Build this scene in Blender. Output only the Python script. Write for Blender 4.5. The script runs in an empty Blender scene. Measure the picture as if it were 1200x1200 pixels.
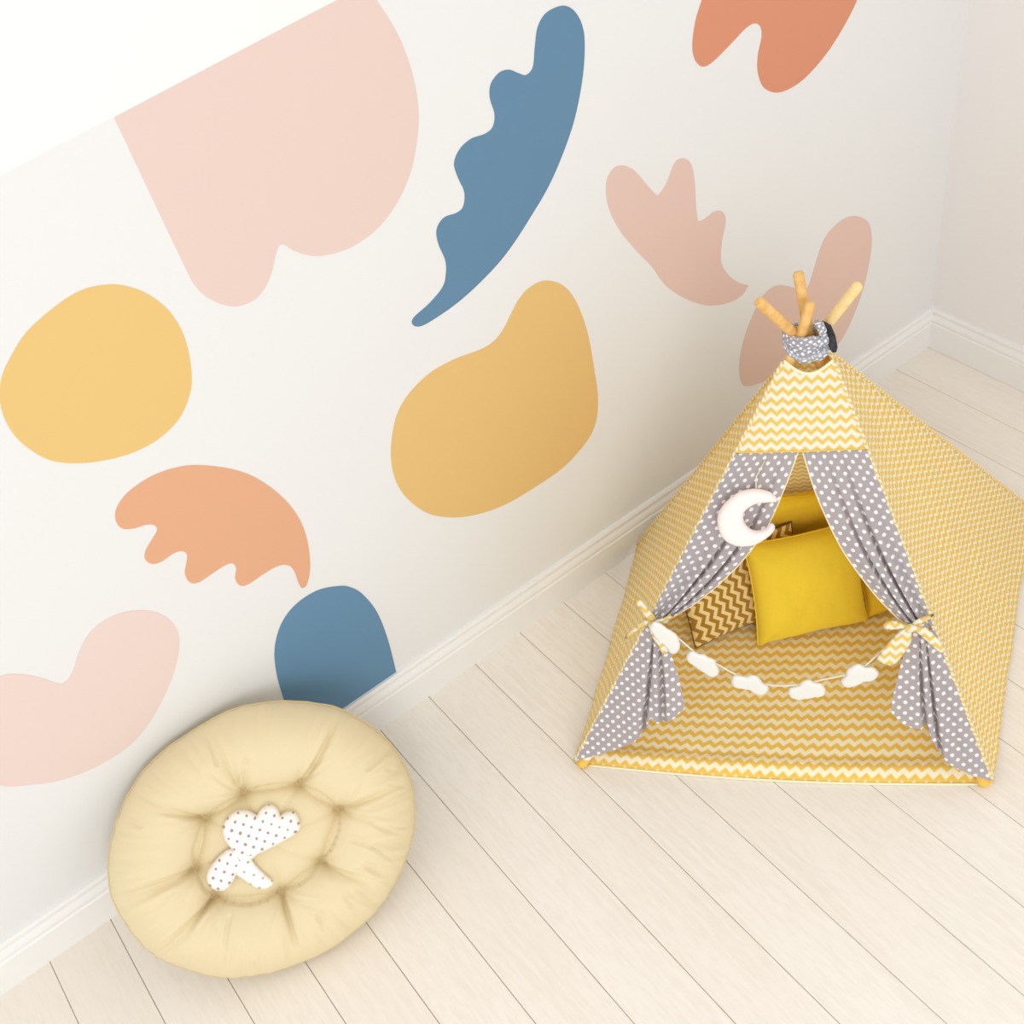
import bpy, bmesh, math, random
from mathutils import Vector, Matrix, noise
from mathutils.geometry import delaunay_2d_cdt
random.seed(7)
scene = bpy.context.scene
COL = scene.collection

# ------------------------------------------------------------------ camera
CAM = Vector((-3.0591, -2.1039, 2.7440))
RIGHT = Vector((0.78542969, -0.59930632, -0.15470017))
DOWN = Vector((-0.51066869, -0.48622689, -0.70908455))
FWD = Vector((0.34973947, 0.63593659, -0.68794401))
FPX = 1336.65
cam_data = bpy.data.cameras.new('camera')
cam_data.sensor_width = 36.0
cam_data.lens = 36.0 * FPX / 1200.0
cam_data.clip_start = 0.05
cam = bpy.data.objects.new('camera', cam_data)
COL.objects.link(cam)
up = -DOWN
cam.matrix_world = Matrix(((RIGHT.x, up.x, -FWD.x, CAM.x), (RIGHT.y, up.y, -FWD.y, CAM.y),
                           (RIGHT.z, up.z, -FWD.z, CAM.z), (0, 0, 0, 1)))
scene.camera = cam

# ------------------------------------------------------------------ light
world = bpy.data.worlds.new('world')
scene.world = world
world.use_nodes = True
bg = world.node_tree.nodes['Background']
bg.inputs['Color'].default_value = (1.0, 0.986, 0.966, 1)
bg.inputs['Strength'].default_value = 0.965

def area_light(name, loc, target, sx, sy, power, color):
    l = bpy.data.lights.new(name, 'AREA')
    l.shape = 'RECTANGLE'
    l.size, l.size_y, l.energy, l.color = sx, sy, power, color
    o = bpy.data.objects.new(name, l)
    COL.objects.link(o)
    o.location = loc
    o.rotation_euler = (Vector(target) - Vector(loc)).to_track_quat('-Z', 'Y').to_euler()
    return o
area_light('window_daylight', (-4.4, -5.2, 3.5), (-1.5, -0.4, 0.5), 2.6, 2.4, 104, (0.97, 0.985, 1.0))

vs = scene.view_settings
vs.view_transform = 'Standard'
vs.look = 'None'
vs.exposure = 0.0
vs.gamma = 1.0
vs.use_curve_mapping = False

# ------------------------------------------------------------------ helpers
def ray(px, py):
    return RIGHT * ((px - 600) / FPX) + DOWN * ((py - 600) / FPX) + FWD
def on_plane(px, py, p, n):
    d = ray(px, py)
    return CAM + d * ((Vector(p) - CAM).dot(n) / d.dot(n))
def on_floor(px, py, z=0.0):
    return on_plane(px, py, (0, 0, z), Vector((0, 0, 1)))
def at_depth(px, py, depth):
    return CAM + ray(px, py) * depth
def depth_of(p):
    return (Vector(p) - CAM).dot(FWD)

def lin(c):
    c = c / 255.0
    return c / 12.92 if c <= 0.04045 else ((c + 0.055) / 1.055) ** 2.4
def rgb(r, g, b, k=1.0):
    return (min(lin(r) * k, 1), min(lin(g) * k, 1), min(lin(b) * k, 1), 1)

class NT:
    """small node-building helper"""
    def __init__(self, name, rough=0.8, transl=0.0, sheen=0.0, spec=0.25):
        self.mat = bpy.data.materials.new(name)
        self.mat.use_nodes = True
        self.t = self.mat.node_tree
        self.bsdf = self.t.nodes['Principled BSDF']
        self.bsdf.inputs['Roughness'].default_value = rough
        self.bsdf.inputs['Specular IOR Level'].default_value = spec
        if sheen:
            self.bsdf.inputs['Sheen Weight'].default_value = sheen
        self.tr = None
        if transl:
            out = self.t.nodes['Material Output']
            mix = self.t.nodes.new('ShaderNodeMixShader')
            self.tr = self.t.nodes.new('ShaderNodeBsdfTranslucent')
            mix.inputs[0].default_value = transl
            self.t.links.new(self.bsdf.outputs[0], mix.inputs[1])
            self.t.links.new(self.tr.outputs[0], mix.inputs[2])
            self.t.links.new(mix.outputs[0], out.inputs['Surface'])
    def n(self, kind, **kw):
        nd = self.t.nodes.new(kind)
        for k, v in kw.items():
            setattr(nd, k, v)
        return nd
    def link(self, a, b):
        self.t.links.new(a, b)
    def val(self, x, sock):
        if isinstance(x, (int, float)):
            sock.default_value = x
        else:
            self.link(x, sock)
    def math(self, op, a, b=0.0, c=0.0):
        nd = self.n('ShaderNodeMath', operation=op)
        self.val(a, nd.inputs[0]); self.val(b, nd.inputs[1]); self.val(c, nd.inputs[2])
        return nd.outputs[0]
    def mix(self, f, a, b):
        nd = self.n('ShaderNodeMix', data_type='RGBA')
        self.val(f, nd.inputs[0])
        for s, x in ((nd.inputs[6], a), (nd.inputs[7], b)):
            if isinstance(x, tuple): s.default_value = x
            else: self.link(x, s)
        return nd.outputs[2]
    def smooth(self, x, lo, hi):
        nd = self.n('ShaderNodeMapRange', interpolation_type='SMOOTHSTEP')
        self.val(x, nd.inputs[0])
        nd.inputs[1].default_value, nd.inputs[2].default_value = lo, hi
        return nd.outputs[0]
    def uv(self):
        tc = self.n('ShaderNodeTexCoord')
        sp = self.n('ShaderNodeSeparateXYZ')
        self.link(tc.outputs['UV'], sp.inputs[0])
        return sp.outputs[0], sp.outputs[1], tc
    def noise(self, vec, scale, detail=3, rough=0.5):
        nd = self.n('ShaderNodeTexNoise')
        nd.inputs['Scale'].default_value = scale
        nd.inputs['Detail'].default_value = detail
        nd.inputs['Roughness'].default_value = rough
        if vec is not None: self.link(vec, nd.inputs['Vector'])
        return nd.outputs['Fac']
    def color(self, c):
        for s in [self.bsdf.inputs['Base Color']] + ([self.tr.inputs['Color']] if self.tr else []):
            if isinstance(c, tuple): s.default_value = c
            else: self.link(c, s)
    def bump(self, h, dist=0.002, strength=0.5):
        b = self.n('ShaderNodeBump')
        b.inputs['Strength'].default_value = strength
        b.inputs['Distance'].default_value = dist
        self.link(h, b.inputs['Height'])
        self.link(b.outputs[0], self.bsdf.inputs['Normal'])

def plain(name, col, rough=0.8, nscale=0, nstr=0.3, ndist=0.001, transl=0.0, var=0.0, sheen=0.0, spec=0.25):
    m = NT(name, rough, transl, sheen, spec)
    c = col
    if nscale:
        tc = m.n('ShaderNodeTexCoord')
        f = m.noise(tc.outputs['Object'], nscale, 4)
        m.bump(f, ndist, nstr)
        if var:
            dark = tuple(x * (1 - var) for x in col[:3]) + (1,)
            c = m.mix(m.smooth(f, .35, .65), dark, col)
    m.color(c)
    return m.mat

def chevron(name, pu, pv, amp, duty, col_a, col_b, transl=0.0, soft=0.07, rough=0.85):
    """zigzag print in UV metres: col_a stripes on a col_b ground"""
    m = NT(name, rough, transl, 0.1)
    u, v, tc = m.uv()
    f = m.math('FRACT', m.math('DIVIDE', u, pu))
    tri = m.math('MULTIPLY', m.math('ABSOLUTE', m.math('SUBTRACT', f, 0.5)), 2.0)
    t = m.math('FRACT', m.math('ADD', m.math('DIVIDE', v, pv), m.math('MULTIPLY', tri, amp)))
    d = m.math('ABSOLUTE', m.math('SUBTRACT', t, 0.5))
    k = m.smooth(d, duty / 2 + soft, duty / 2 - soft)
    wv = m.noise(tc.outputs['UV'], 900, 2)
    m.bump(wv, 0.0006, 0.3)
    m.color(m.mix(k, col_b, col_a))
    return m.mat

def dots(name, pitch, r, ground, dot, transl=0.0, jitter=0.0):
    m = NT(name, 0.85, transl, 0.1)
    u, v, tc = m.uv()
    def cell(off):
        x = m.math('SUBTRACT', m.math('FRACT', m.math('ADD', m.math('DIVIDE', u, pitch), off)), 0.5)
        y = m.math('SUBTRACT', m.math('FRACT', m.math('ADD', m.math('DIVIDE', v, pitch), off)), 0.5)
        return m.math('SQRT', m.math('ADD', m.math('MULTIPLY', x, x), m.math('MULTIPLY', y, y)))
    d = m.math('MINIMUM', cell(0.0), cell(0.5))
    if jitter:
        d = m.math('ADD', d, m.math('MULTIPLY', m.math('SUBTRACT', m.noise(tc.outputs['UV'], 60, 1), 0.5), jitter))
    k = m.smooth(d, r + 0.035, r - 0.035)
    wv = m.noise(tc.outputs['UV'], 700, 2)
    m.bump(wv, 0.0006, 0.3)
    m.color(m.mix(k, ground, dot))
    return m.mat

def mesh_obj(name, verts, faces, mat=None, parent=None, uvs=None, smooth=False):
    me = bpy.data.meshes.new(name)
    me.from_pydata([tuple(v) for v in verts], [], faces)
    if uvs is not None:
        lay = me.uv_layers.new(name='UVMap')
        for lp in me.loops:
            lay.data[lp.index].uv = uvs[lp.vertex_index]
    if smooth:
        for p in me.polygons: p.use_smooth = True
    if mat: me.materials.append(mat)
    o = bpy.data.objects.new(name, me)
    COL.objects.link(o)
    if parent is not None:
        o.parent = parent
        o.location = -parent.location
    return o
def fix_normals(o):
    bm = bmesh.new(); bm.from_mesh(o.data)
    bmesh.ops.recalc_face_normals(bm, faces=bm.faces)
    bm.to_mesh(o.data); bm.free()
    return o
def sub(o, parent_obj):
    """re-parent a mesh made in world coordinates below a part (whose thing sits at the part's own parent)"""
    o.parent = parent_obj
    o.location = (0, 0, 0)
    return o
def empty(name, loc):
    o = bpy.data.objects.new(name, None)
    o.empty_display_size = 0.05
    COL.objects.link(o)
    o.location = loc
    return o
def tag(o, label=None, cat=None, group=None, kind=None):
    if label: o['label'] = label
    if cat: o['category'] = cat
    if group: o['group'] = group
    if kind: o['kind'] = kind
    return o

def catmull(pts, n=8, closed=True):
    """smooth curve through 2-D points; a point with a third element is a sharp corner"""
    P = [(p[0], p[1]) for p in pts]
    C = [len(p) > 2 for p in pts]
    out = []
    N = len(P)
    for i in range(N if closed else N - 1):
        p1, p2 = P[i], P[(i + 1) % N]
        p0 = P[i - 1] if (closed or i > 0) else p1
        p3 = P[(i + 2) % N] if (closed or i + 2 < N) else p2
        if C[i]: p0 = (2 * p1[0] - p2[0], 2 * p1[1] - p2[1])
        if C[(i + 1) % N]: p3 = (2 * p2[0] - p1[0], 2 * p2[1] - p1[1])
        for k in range(n):
            t = k / n
            out.append(tuple(0.5 * (2 * b + (c - a) * t + (2 * a - 5 * b + 4 * c - d) * t * t + (3 * b - a - 3 * c + d) * t ** 3)
                             for a, b, c, d in zip(p0, p1, p2, p3)))
    if not closed: out.append(P[-1])
    return out

def tube(name, pts, radii, mat, parent=None, seg=14, closed=False, uvscale=1.0):
    pts = [Vector(p) for p in pts]
    if isinstance(radii, (int, float)): radii = [radii] * len(pts)
    N = len(pts)
    verts, faces, uvs = [], [], []
    prev = None
    L = 0
    for i, p in enumerate(pts):
        if closed: t = pts[(i + 1) % N] - pts[i - 1]
        else: t = pts[min(i + 1, N - 1)] - pts[max(i - 1, 0)]
        t.normalize()
        if prev is None:
            a = t.orthogonal().normalized()
        else:
            a = (prev - t * prev.dot(t)).normalized()
        prev = a
        b = t.cross(a)
        if i: L += (p - pts[i - 1]).length
        for k in range(seg):
            an = 2 * math.pi * k / seg
            verts.append(p + (a * math.cos(an) + b * math.sin(an)) * radii[i])
            uvs.append((k / seg * 2 * math.pi * radii[i] * uvscale, L * uvscale))
    for i in range(N if closed else N - 1):
        j = (i + 1) % N
        for k in range(seg):
            faces.append((i * seg + k, i * seg + (k + 1) % seg, j * seg + (k + 1) % seg, j * seg + k))
    if not closed:
        faces.append(tuple(range(seg))[::-1])
        faces.append(tuple((N - 1) * seg + k for k in range(seg)))
    o = mesh_obj(name, verts, faces, mat, parent, uvs, True)
    return fix_normals(o)

def rod_pts(a, b, r, round_len=None):
    """points and radii of a straight rod with rounded ends"""
    a, b = Vector(a), Vector(b)
    d = (b - a).normalized()
    q = round_len or r * 0.5
    pts = [a, a + d * q * .3, a + d * q, b - d * q, b - d * q * .3, b]
    return pts, [r * .55, r * .85, r, r, r * .85, r * .55]

def point_in_poly(x, y, poly):
    c = False
    j = len(poly) - 1
    for i in range(len(poly)):
        xi, yi = poly[i]; xj, yj = poly[j]
        if (yi > y) != (yj > y) and x < (xj - xi) * (y - yi) / (yj - yi) + xi: c = not c
        j = i
    return c
def dist_poly(x, y, poly):
    best = 1e9
    j = len(poly) - 1
    for i in range(len(poly)):
        ax, ay = poly[j]; bx, by = poly[i]
        dx, dy = bx - ax, by - ay
        q = dx * dx + dy * dy
        t = 0 if q == 0 else max(0, min(1, ((x - ax) * dx + (y - ay) * dy) / q))
        best = min(best, (x - ax - t * dx) ** 2 + (y - ay - t * dy) ** 2)
        j = i
    return math.sqrt(best)

def plush(name, outline, origin, ex, ey, en, half, roll, mat, parent=None, step=0.008, back=1.0, wrinkle=0.0, lift=None):
    """stuffed shape: closed 2-D outline (metres, in ex/ey about origin) puffed up by `half` on both faces"""
    N = len(outline)
    xs = [p[0] for p in outline]; ys = [p[1] for p in outline]
    pts = [Vector(p) for p in outline]
    x = min(xs) + step / 2
    row = 0
    while x < max(xs):
        y = min(ys) + (step / 2 if row % 2 else 0)
        while y < max(ys):
            if point_in_poly(x, y, outline) and dist_poly(x, y, outline) > step * 0.45:
                pts.append(Vector((x, y)))
            y += step
        x += step * 0.87
        row += 1
    edges = [(i, (i + 1) % N) for i in range(N)]
    V, E_, F, _, _, _ = delaunay_2d_cdt(pts, edges, [], 1, 1e-7)
    verts, faces, uvs = [], [], []
    top, bot = [], []
    for p in V:
        d = dist_poly(p.x, p.y, outline)
        k = min(d / roll, 1.0)
        h = half * math.sqrt(max(0.0, 1 - (1 - k) ** 2))
        w = wrinkle * noise.noise(Vector((p.x * 45, p.y * 45, 3.1))) * k
        z0 = lift(p.x, p.y) if lift else 0.0
        base = Vector(origin) + ex * p.x + ey * p.y + en * z0
        top.append(len(verts)); verts.append(base + en * (h + w)); uvs.append((p.x, p.y))
        if d < 1e-5:
            bot.append(top[-1])
        else:
            bot.append(len(verts)); verts.append(base - en * h * back); uvs.append((p.x, p.y))
    for f in F:
        faces.append(tuple(top[i] for i in f))
        faces.append(tuple(bot[i] for i in reversed(f)))
    o = mesh_obj(name, verts, faces, mat, parent, uvs, True)
    return fix_normals(o)

def px_outline(pts, plane_p, n, n_sub=5, off=(0, 0), sc=1.0):
    """pixel outline -> 2-D outline in a plane's own frame, with the frame"""
    n = n.normalized()
    ex = Vector((0, 0, 1)).cross(n).normalized()
    ey = n.cross(ex)
    P = [(off[0] + p[0] / sc, off[1] + p[1] / sc) + tuple(p[2:]) for p in pts]
    cs = catmull(P, n_sub)
    W = [on_plane(x, y, plane_p, n) for x, y in cs]
    o = sum(W, Vector()) / len(W)
    return [((w - o).dot(ex), (w - o).dot(ey)) for w in W], o, ex, ey, n

def grid(name, fn, nu, nv, mat, parent=None, uvfn=None):
    verts, uvs, faces = [], [], []
    for j in range(nv + 1):
        for i in range(nu + 1):
            u, v = i / nu, j / nv
            verts.append(fn(u, v)); uvs.append(uvfn(u, v) if uvfn else (u, v))
    for j in range(nv):
        for i in range(nu):
            a = j * (nu + 1) + i
            faces.append((a, a + 1, a + nu + 2, a + nu + 1))
    return mesh_obj(name, verts, faces, mat, parent, uvs, True)

# ------------------------------------------------------------------ setting materials
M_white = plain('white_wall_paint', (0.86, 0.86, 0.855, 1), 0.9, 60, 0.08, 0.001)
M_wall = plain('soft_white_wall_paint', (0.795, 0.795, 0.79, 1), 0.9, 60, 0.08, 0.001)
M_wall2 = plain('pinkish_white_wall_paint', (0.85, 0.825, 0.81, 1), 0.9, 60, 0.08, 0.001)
M_base = plain('white_gloss_trim', (0.86, 0.855, 0.84, 1), 0.45, 30, 0.03, 0.001, spec=0.4)

def plank_material():
    m = NT('pale_oak_plank', 0.5, spec=0.3)
    tc = m.n('ShaderNodeTexCoord')
    oi = m.n('ShaderNodeObjectInfo')
    add = m.n('ShaderNodeVectorMath', operation='ADD')
    mul = m.n('ShaderNodeVectorMath', operation='MULTIPLY')
    cmb = m.n('ShaderNodeCombineXYZ')
    for k in range(3):
        m.link(m.math('MULTIPLY', oi.outputs['Random'], 13.7 + 9 * k), cmb.inputs[k])
    m.link(tc.outputs['Object'], add.inputs[0]); m.link(cmb.outputs[0], add.inputs[1])
    m.link(add.outputs[0], mul.inputs[0]); mul.inputs[1].default_value = (1.0, 0.13, 1.0)
    big = m.noise(mul.outputs[0], 9, 3, 0.5)
    # flowing cathedral grain: bands of a stretched, warped coordinate
    wav = m.n('ShaderNodeTexWave', wave_type='BANDS', bands_direction='X')
    wav.inputs['Scale'].default_value = 11
    wav.inputs['Distortion'].default_value = 9
    wav.inputs['Detail'].default_value = 3
    wav.inputs['Detail Scale'].default_value = 1.4
    m.link(mul.outputs[0], wav.inputs['Vector'])
    fine = m.noise(mul.outputs[0], 130, 3, 0.6)
    c = m.mix(m.smooth(big, .3, .7), rgb(235, 227, 215), rgb(244, 238, 229))
    c = m.mix(m.math('MULTIPLY', m.smooth(wav.outputs['Fac'], .0, .5), 0.45), rgb(243, 237, 228), c)
    c = m.mix(m.math('MULTIPLY', m.smooth(fine, .4, .7), 0.22), c, rgb(219, 206, 188))
    tint = m.math('MULTIPLY', oi.outputs['Random'], 0.35)
    c = m.mix(tint, c, rgb(233, 220, 203))
    m.color(c)
    m.bump(fine, 0.0008, 0.18)
    return m.mat
M_plank = plank_material()
M_gap = plain('dark_joint_filler', rgb(196, 183, 165), 0.95, 40, 0.1)

# ------------------------------------------------------------------ floor
FX0, FX1, FY0, FY1 = -5.15, 0.0, -3.7, 0.0
PW = 0.17751
floor = mesh_obj('floor', [(FX0, FY0, -0.05), (FX1, FY0, -0.05), (FX1, FY1, -0.05), (FX0, FY1, -0.05),
                           (FX0, FY0, -0.006), (FX1, FY0, -0.006), (FX1, FY1, -0.006), (FX0, FY1, -0.006)],
                 [(3, 2, 1, 0), (4, 5, 6, 7), (0, 1, 5, 4), (1, 2, 6, 5), (2, 3, 7, 6), (3, 0, 4, 7)], M_gap)
tag(floor, 'pale whitewashed oak plank floor', kind='structure')
def plank_mesh(w, y0, y1):
    me = bpy.data.meshes.new('plank')
    bm = bmesh.new()
    g, c = 0.0008, 0.0012
    prof = [(g, -0.006), (g, -c), (g + c, 0), (w - g - c, 0), (w - g, -c), (w - g, -0.006)]
    rows = [[bm.verts.new((x, y, z)) for x, z in prof] for y in (y0, y1)]
    for i in range(5):
        bm.faces.new((rows[0][i], rows[0][i + 1], rows[1][i + 1], rows[1][i]))
    bm.faces.new(rows[0]); bm.faces.new(rows[1][::-1])
    bmesh.ops.recalc_face_normals(bm, faces=bm.faces)
    bm.to_mesh(me); bm.free()
    me.materials.append(M_plank)
    return me
PM = plank_mesh(PW, FY0, FY1)
edge = bpy.data.objects.new('plank', PM)
COL.objects.link(edge); edge.parent = floor; edge.location = (-0.02395, 0, 0); edge.scale = (0.13, 1, 1)
k = 0
while True:
    x = -0.02395 - PW * (k + 1)
    if x < FX0: break
    o = bpy.data.objects.new('plank', PM)
    COL.objects.link(o); o.parent = floor; o.location = (x, 0, 0)
    k += 1

# ------------------------------------------------------------------ walls
WH = 2.9
def band_z(x):                       # upper edge of the mural field on the long wall
    return 1.9222 + 0.0726 * (x + 2.7627)
t = 0.1
wv = [(FX0, 0, 0), (0.1, 0, 0), (0.1, 0, band_z(.1)), (FX0, 0, band_z(FX0)), (0.1, 0, WH), (FX0, 0, WH),
      (FX0, t, 0), (0.1, t, 0), (0.1, t, WH), (FX0, t, WH)]
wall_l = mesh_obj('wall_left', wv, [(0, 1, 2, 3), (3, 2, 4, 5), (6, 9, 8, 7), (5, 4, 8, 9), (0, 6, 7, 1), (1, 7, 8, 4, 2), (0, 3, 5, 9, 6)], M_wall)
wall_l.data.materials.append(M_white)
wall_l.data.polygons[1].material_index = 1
tag(wall_l, 'long off-white wall with painted abstract shapes', kind='structure')
wall_r = mesh_obj('wall_right', [(0, FY0, 0), (0, 0, 0), (0, 0, WH), (0, FY0, WH), (.1, FY0, 0), (.1, 0, 0), (.1, 0, WH), (.1, FY0, WH)],
                  [(0, 1, 2, 3), (4, 7, 6, 5), (0, 3, 7, 4), (3, 2, 6, 7), (1, 5, 6, 2), (0, 4, 5, 1)], M_wall2)
tag(wall_r, 'plain white wall meeting the mural wall in the corner', kind='structure')
BH = 0.162
prof = [(0, 0), (0.020, 0), (0.020, 0.104), (0.0165, 0.108), (0.0165, 0.113), (0.0185, 0.119), (0.0165, 0.128), (0.012, 0.137),
        (0.0105, 0.142), (0.0125, 0.147), (0.0125, 0.154), (0.009, 0.162), (0, 0.162)]
n = len(prof)
def skirting(name, f0, f1, label):
    v = [f0(d, z) for d, z in prof] + [f1(d, z) for d, z in prof]
    f = [(i, (i + 1) % n, n + (i + 1) % n, n + i) for i in range(n)] + [tuple(range(n)), tuple(range(2 * n - 1, n - 1, -1))]
    o = fix_normals(mesh_obj(name, v, f, M_base))
    return tag(o, label, kind='structure')
skirting('baseboard_left', lambda d, z: (FX0, -d, z), lambda d, z: (-d, -d, z), 'moulded white baseboard along the mural wall')
skirting('baseboard_right', lambda d, z: (-d, FY0, z), lambda d, z: (-d, -d, z), 'moulded white baseboard along the plain wall')

# ------------------------------------------------------------------ painted wall shapes
def decal(pts, off, sc, col, label, cat='wall decal'):
    P = [(off[0] + p[0] * sc, off[1] + p[1] * sc) + tuple(p[2:]) for p in pts]
    cs = catmull(P, 6)
    Y = Vector((0, 1, 0))
    W = []
    for x, y in cs:
        w = on_plane(x, y, (0, 0, 0), Y)
        w.z = min(max(w.z, BH + 0.001), band_z(w.x))
        if not W or (w - W[-1]).length > 1e-4: W.append(w)
    N = len(W)
    _, _, F, _, _, _ = delaunay_2d_cdt([Vector((w.x, w.z)) for w in W], [(i, (i + 1) % N) for i in range(N)], [], 1, 1e-7)
    T = 0.0012
    verts = [(w.x, -T, w.z) for w in W] + [(w.x, -0.0001, w.z) for w in W]
    faces = [tuple(f) for f in F if max(f) < N] + [(i, (i + 1) % N, N + (i + 1) % N, N + i) for i in range(N)]
    m = plain('mural_paint', col, 0.85, 50, 0.06, 0.0008)
    o = fix_normals(mesh_obj('wall_decal', verts, faces, m))
    return tag(o, label, cat, 'abstract shapes painted on the mural wall')

decal([(309, 318, 1), (490, 700), (530, 775), (575, 812), (630, 828), (680, 815), (712, 785), (733, 740), (745, 690), (755, 664), (770, 662),
       (800, 680), (850, 692), (900, 685), (955, 665), (1020, 618), (1075, 545), (1113, 455), (1131, 345), (1128, 265), (1108, 175), (1073, 88),
       (1018, 0), (985, -40, 1)], (0, 0), 0.43333, (0.765, 0.595, 0.535, 1), 'large pale pink half-round shape hanging from the top edge of the mural')
decal([(600, 45), (570, 95), (560, 165), (553, 235), (530, 263), (505, 258), (470, 245), (435, 255), (405, 295), (402, 345), (418, 400), (412, 445),
       (385, 470), (335, 488), (295, 525), (276, 575), (290, 625), (312, 675), (308, 725), (285, 748), (240, 765), (215, 805), (220, 855), (245, 915),
       (247, 965), (235, 1010), (190, 1065), (135, 1115), (130, 1140), (155, 1147), (200, 1125), (290, 1062), (380, 980), (460, 890), (540, 770),
       (620, 630), (690, 450), (725, 290), (735, 160), (725, 85), (695, 35), (655, 20)], (440, 0), 1 / 3, (0.125, 0.245, 0.375, 1),
      'long blue leaf shape with one scalloped edge on the wall')
decal([(322, 20), (308, 75), (303, 130), (312, 165), (332, 180), (360, 165), (410, 115), (445, 78), (470, 63), (487, 72), (490, 100),
       (480, 150), (480, 195), (495, 235), (527, 250), (565, 240), (610, 208), (665, 145), (710, 75), (748, 0), (765, -60), (740, -130), (640, -170),
       (480, -160), (370, -100)], (680, 0), 0.43333, (0.675, 0.285, 0.172, 1), 'terracotta shape with two rounded tongues high on the wall')
decal([(110, 447), (85, 460), (70, 495), (75, 555), (105, 620), (150, 675), (195, 722), (230, 770), (280, 805), (340, 825), (395, 820), (435, 800),
       (455, 772, 1), (420, 760), (390, 730), (380, 700), (383, 650), (393, 600), (385, 573), (362, 572), (335, 592), (318, 598, 1), (313, 560),
       (308, 480), (297, 440), (278, 428), (255, 440), (235, 490), (215, 522), (205, 526), (180, 500), (145, 460)], (680, 0), 0.43333,
      (0.74, 0.54, 0.475, 1), 'dusty pink crown-like shape with three fingers on the wall')
decal([(740, 584), (700, 600), (660, 645), (635, 715), (618, 770), (600, 785), (560, 773), (525, 774), (490, 805), (455, 880), (433, 960), (432, 1020),
       (448, 1044), (500, 1030), (580, 1000), (660, 960), (705, 920), (740, 850), (765, 780), (782, 705), (788, 645), (778, 600)], (680, 0), 0.43333,
      (0.75, 0.545, 0.465, 1), 'two-lobed dusty pink shape behind the tent pole tips')
decal([(390, 40), (300, 55), (210, 105), (100, 200), (40, 290), (5, 370), (0, 450), (25, 530), (80, 600), (170, 655), (270, 668), (380, 655), (480, 625),
       (560, 580), (630, 510), (668, 420), (672, 340), (650, 230), (600, 140), (530, 80), (460, 50)], (0, 320), 1 / 3,
      (0.77, 0.53, 0.20, 1), 'plain rounded egg-like mustard yellow shape on the wall')
decal([(700, 675), (620, 683), (530, 715), (450, 770), (410, 825), (407, 870), (430, 897), (470, 897), (510, 885), (540, 885), (552, 903), (535, 935),
       (512, 975), (510, 1005), (535, 1022), (570, 1012), (610, 985), (640, 977), (657, 990), (655, 1020), (650, 1055), (665, 1085), (695, 1088),
       (740, 1060), (785, 1030), (815, 1020), (830, 1038), (827, 1075), (845, 1098), (875, 1092), (930, 1055), (980, 1028), (1015, 1028), (1035, 1050),
       (1050, 1090), (1063, 1107), (1080, 1090), (1090, 1030), (1080, 940), (1050, 860), (990, 785), (900, 720), (810, 688)], (0, 320), 1 / 3,
      (0.735, 0.400, 0.240, 1), 'peach orange wing shape with a ragged lower edge')
decal([(950, 112), (890, 125), (830, 165), (790, 220), (772, 290), (778, 360), (795, 420), (815, 480), (842, 548, 1), (965, 465), (1115, 357, 1),
       (1090, 260), (1060, 185), (1020, 135), (985, 115)], (0, 640), 0.41667, (0.130, 0.260, 0.400, 1),
      'blue dome shape rising from the baseboard behind the round cushion')
decal([(390, 180), (320, 195), (260, 235), (225, 290), (205, 350), (185, 380), (165, 386), (120, 372), (60, 360), (0, 365), (-60, 400), (-120, 500),
       (-90, 620), (0, 672), (90, 670), (180, 655), (280, 615), (370, 555), (430, 480), (480, 380), (503, 290), (495, 230), (450, 190)], (0, 640), 0.41667,
      (0.785, 0.635, 0.580, 1), 'pale pink boomerang shape low on the wall near the round cushion')
decal([(790, 102), (740, 110), (690, 145), (650, 200), (600, 300), (555, 355), (500, 388), (400, 425), (300, 480), (220, 555), (165, 640), (140, 740),
       (135, 840), (155, 930), (200, 1000), (280, 1060), (375, 1080), (480, 1070), (600, 1030), (730, 955), (850, 870), (940, 770), (980, 690), (990, 590),
       (975, 470), (945, 310), (900, 190), (850, 125)], (420, 300), 0.28344, (0.745, 0.50, 0.195, 1),
      'mustard yellow pear-shaped patch with a bent neck on the wall')

# ------------------------------------------------------------------ fabrics and woods
Y1, CR = rgb(236, 190, 72), rgb(252, 244, 218)
M_panel = chevron('yellow_zigzag_cotton', 0.0262, 0.0247, 0.5, 0.47, rgb(242, 213, 116), rgb(253, 249, 234), 0.25)
M_side = chevron('yellow_zigzag_cotton_side', 0.0262, 0.0247, 0.5, 0.60, rgb(241, 208, 108), rgb(252, 244, 216), 0.25)
M_mat = chevron('yellow_zigzag_cotton_mat', 0.0296, 0.0320, 0.42, 0.50, rgb(240, 201, 96), rgb(252, 243, 212), 0.0)
M_dots = dots('grey_polka_dot_cotton', 0.0300, 0.165, rgb(178, 171, 175), rgb(250, 249, 248), 0.15)
M_wrap = dots('grey_speckled_cotton', 0.016, 0.2, rgb(160, 160, 168), rgb(245, 245, 248), 0.0, 0.5)
M_darkwrap = plain('dark_speckled_cotton', rgb(70, 68, 76), 0.9, 120, 0.6, 0.003, var=0.5)
def wood(name, a, b):
    m = NT(name, 0.5)
    tc = m.n('ShaderNodeTexCoord')
    f = m.noise(tc.outputs['UV'], 45, 4, 0.6)
    m.color(m.mix(m.smooth(f, .3, .7), a, b))
    m.bump(f, 0.001, 0.15)
    return m.mat
M_wood = wood('honey_pine_pole', rgb(222, 170, 96), rgb(238, 196, 128))
M_wood2 = wood('pale_pine_pole', rgb(236, 204, 138), rgb(246, 220, 160))
M_cap = plain('yellow_pole_cap', rgb(240, 198, 96), 0.7, 80, 0.2)
M_capband = plain('cream_pole_band', rgb(250, 244, 225), 0.8, 80, 0.2)
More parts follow.
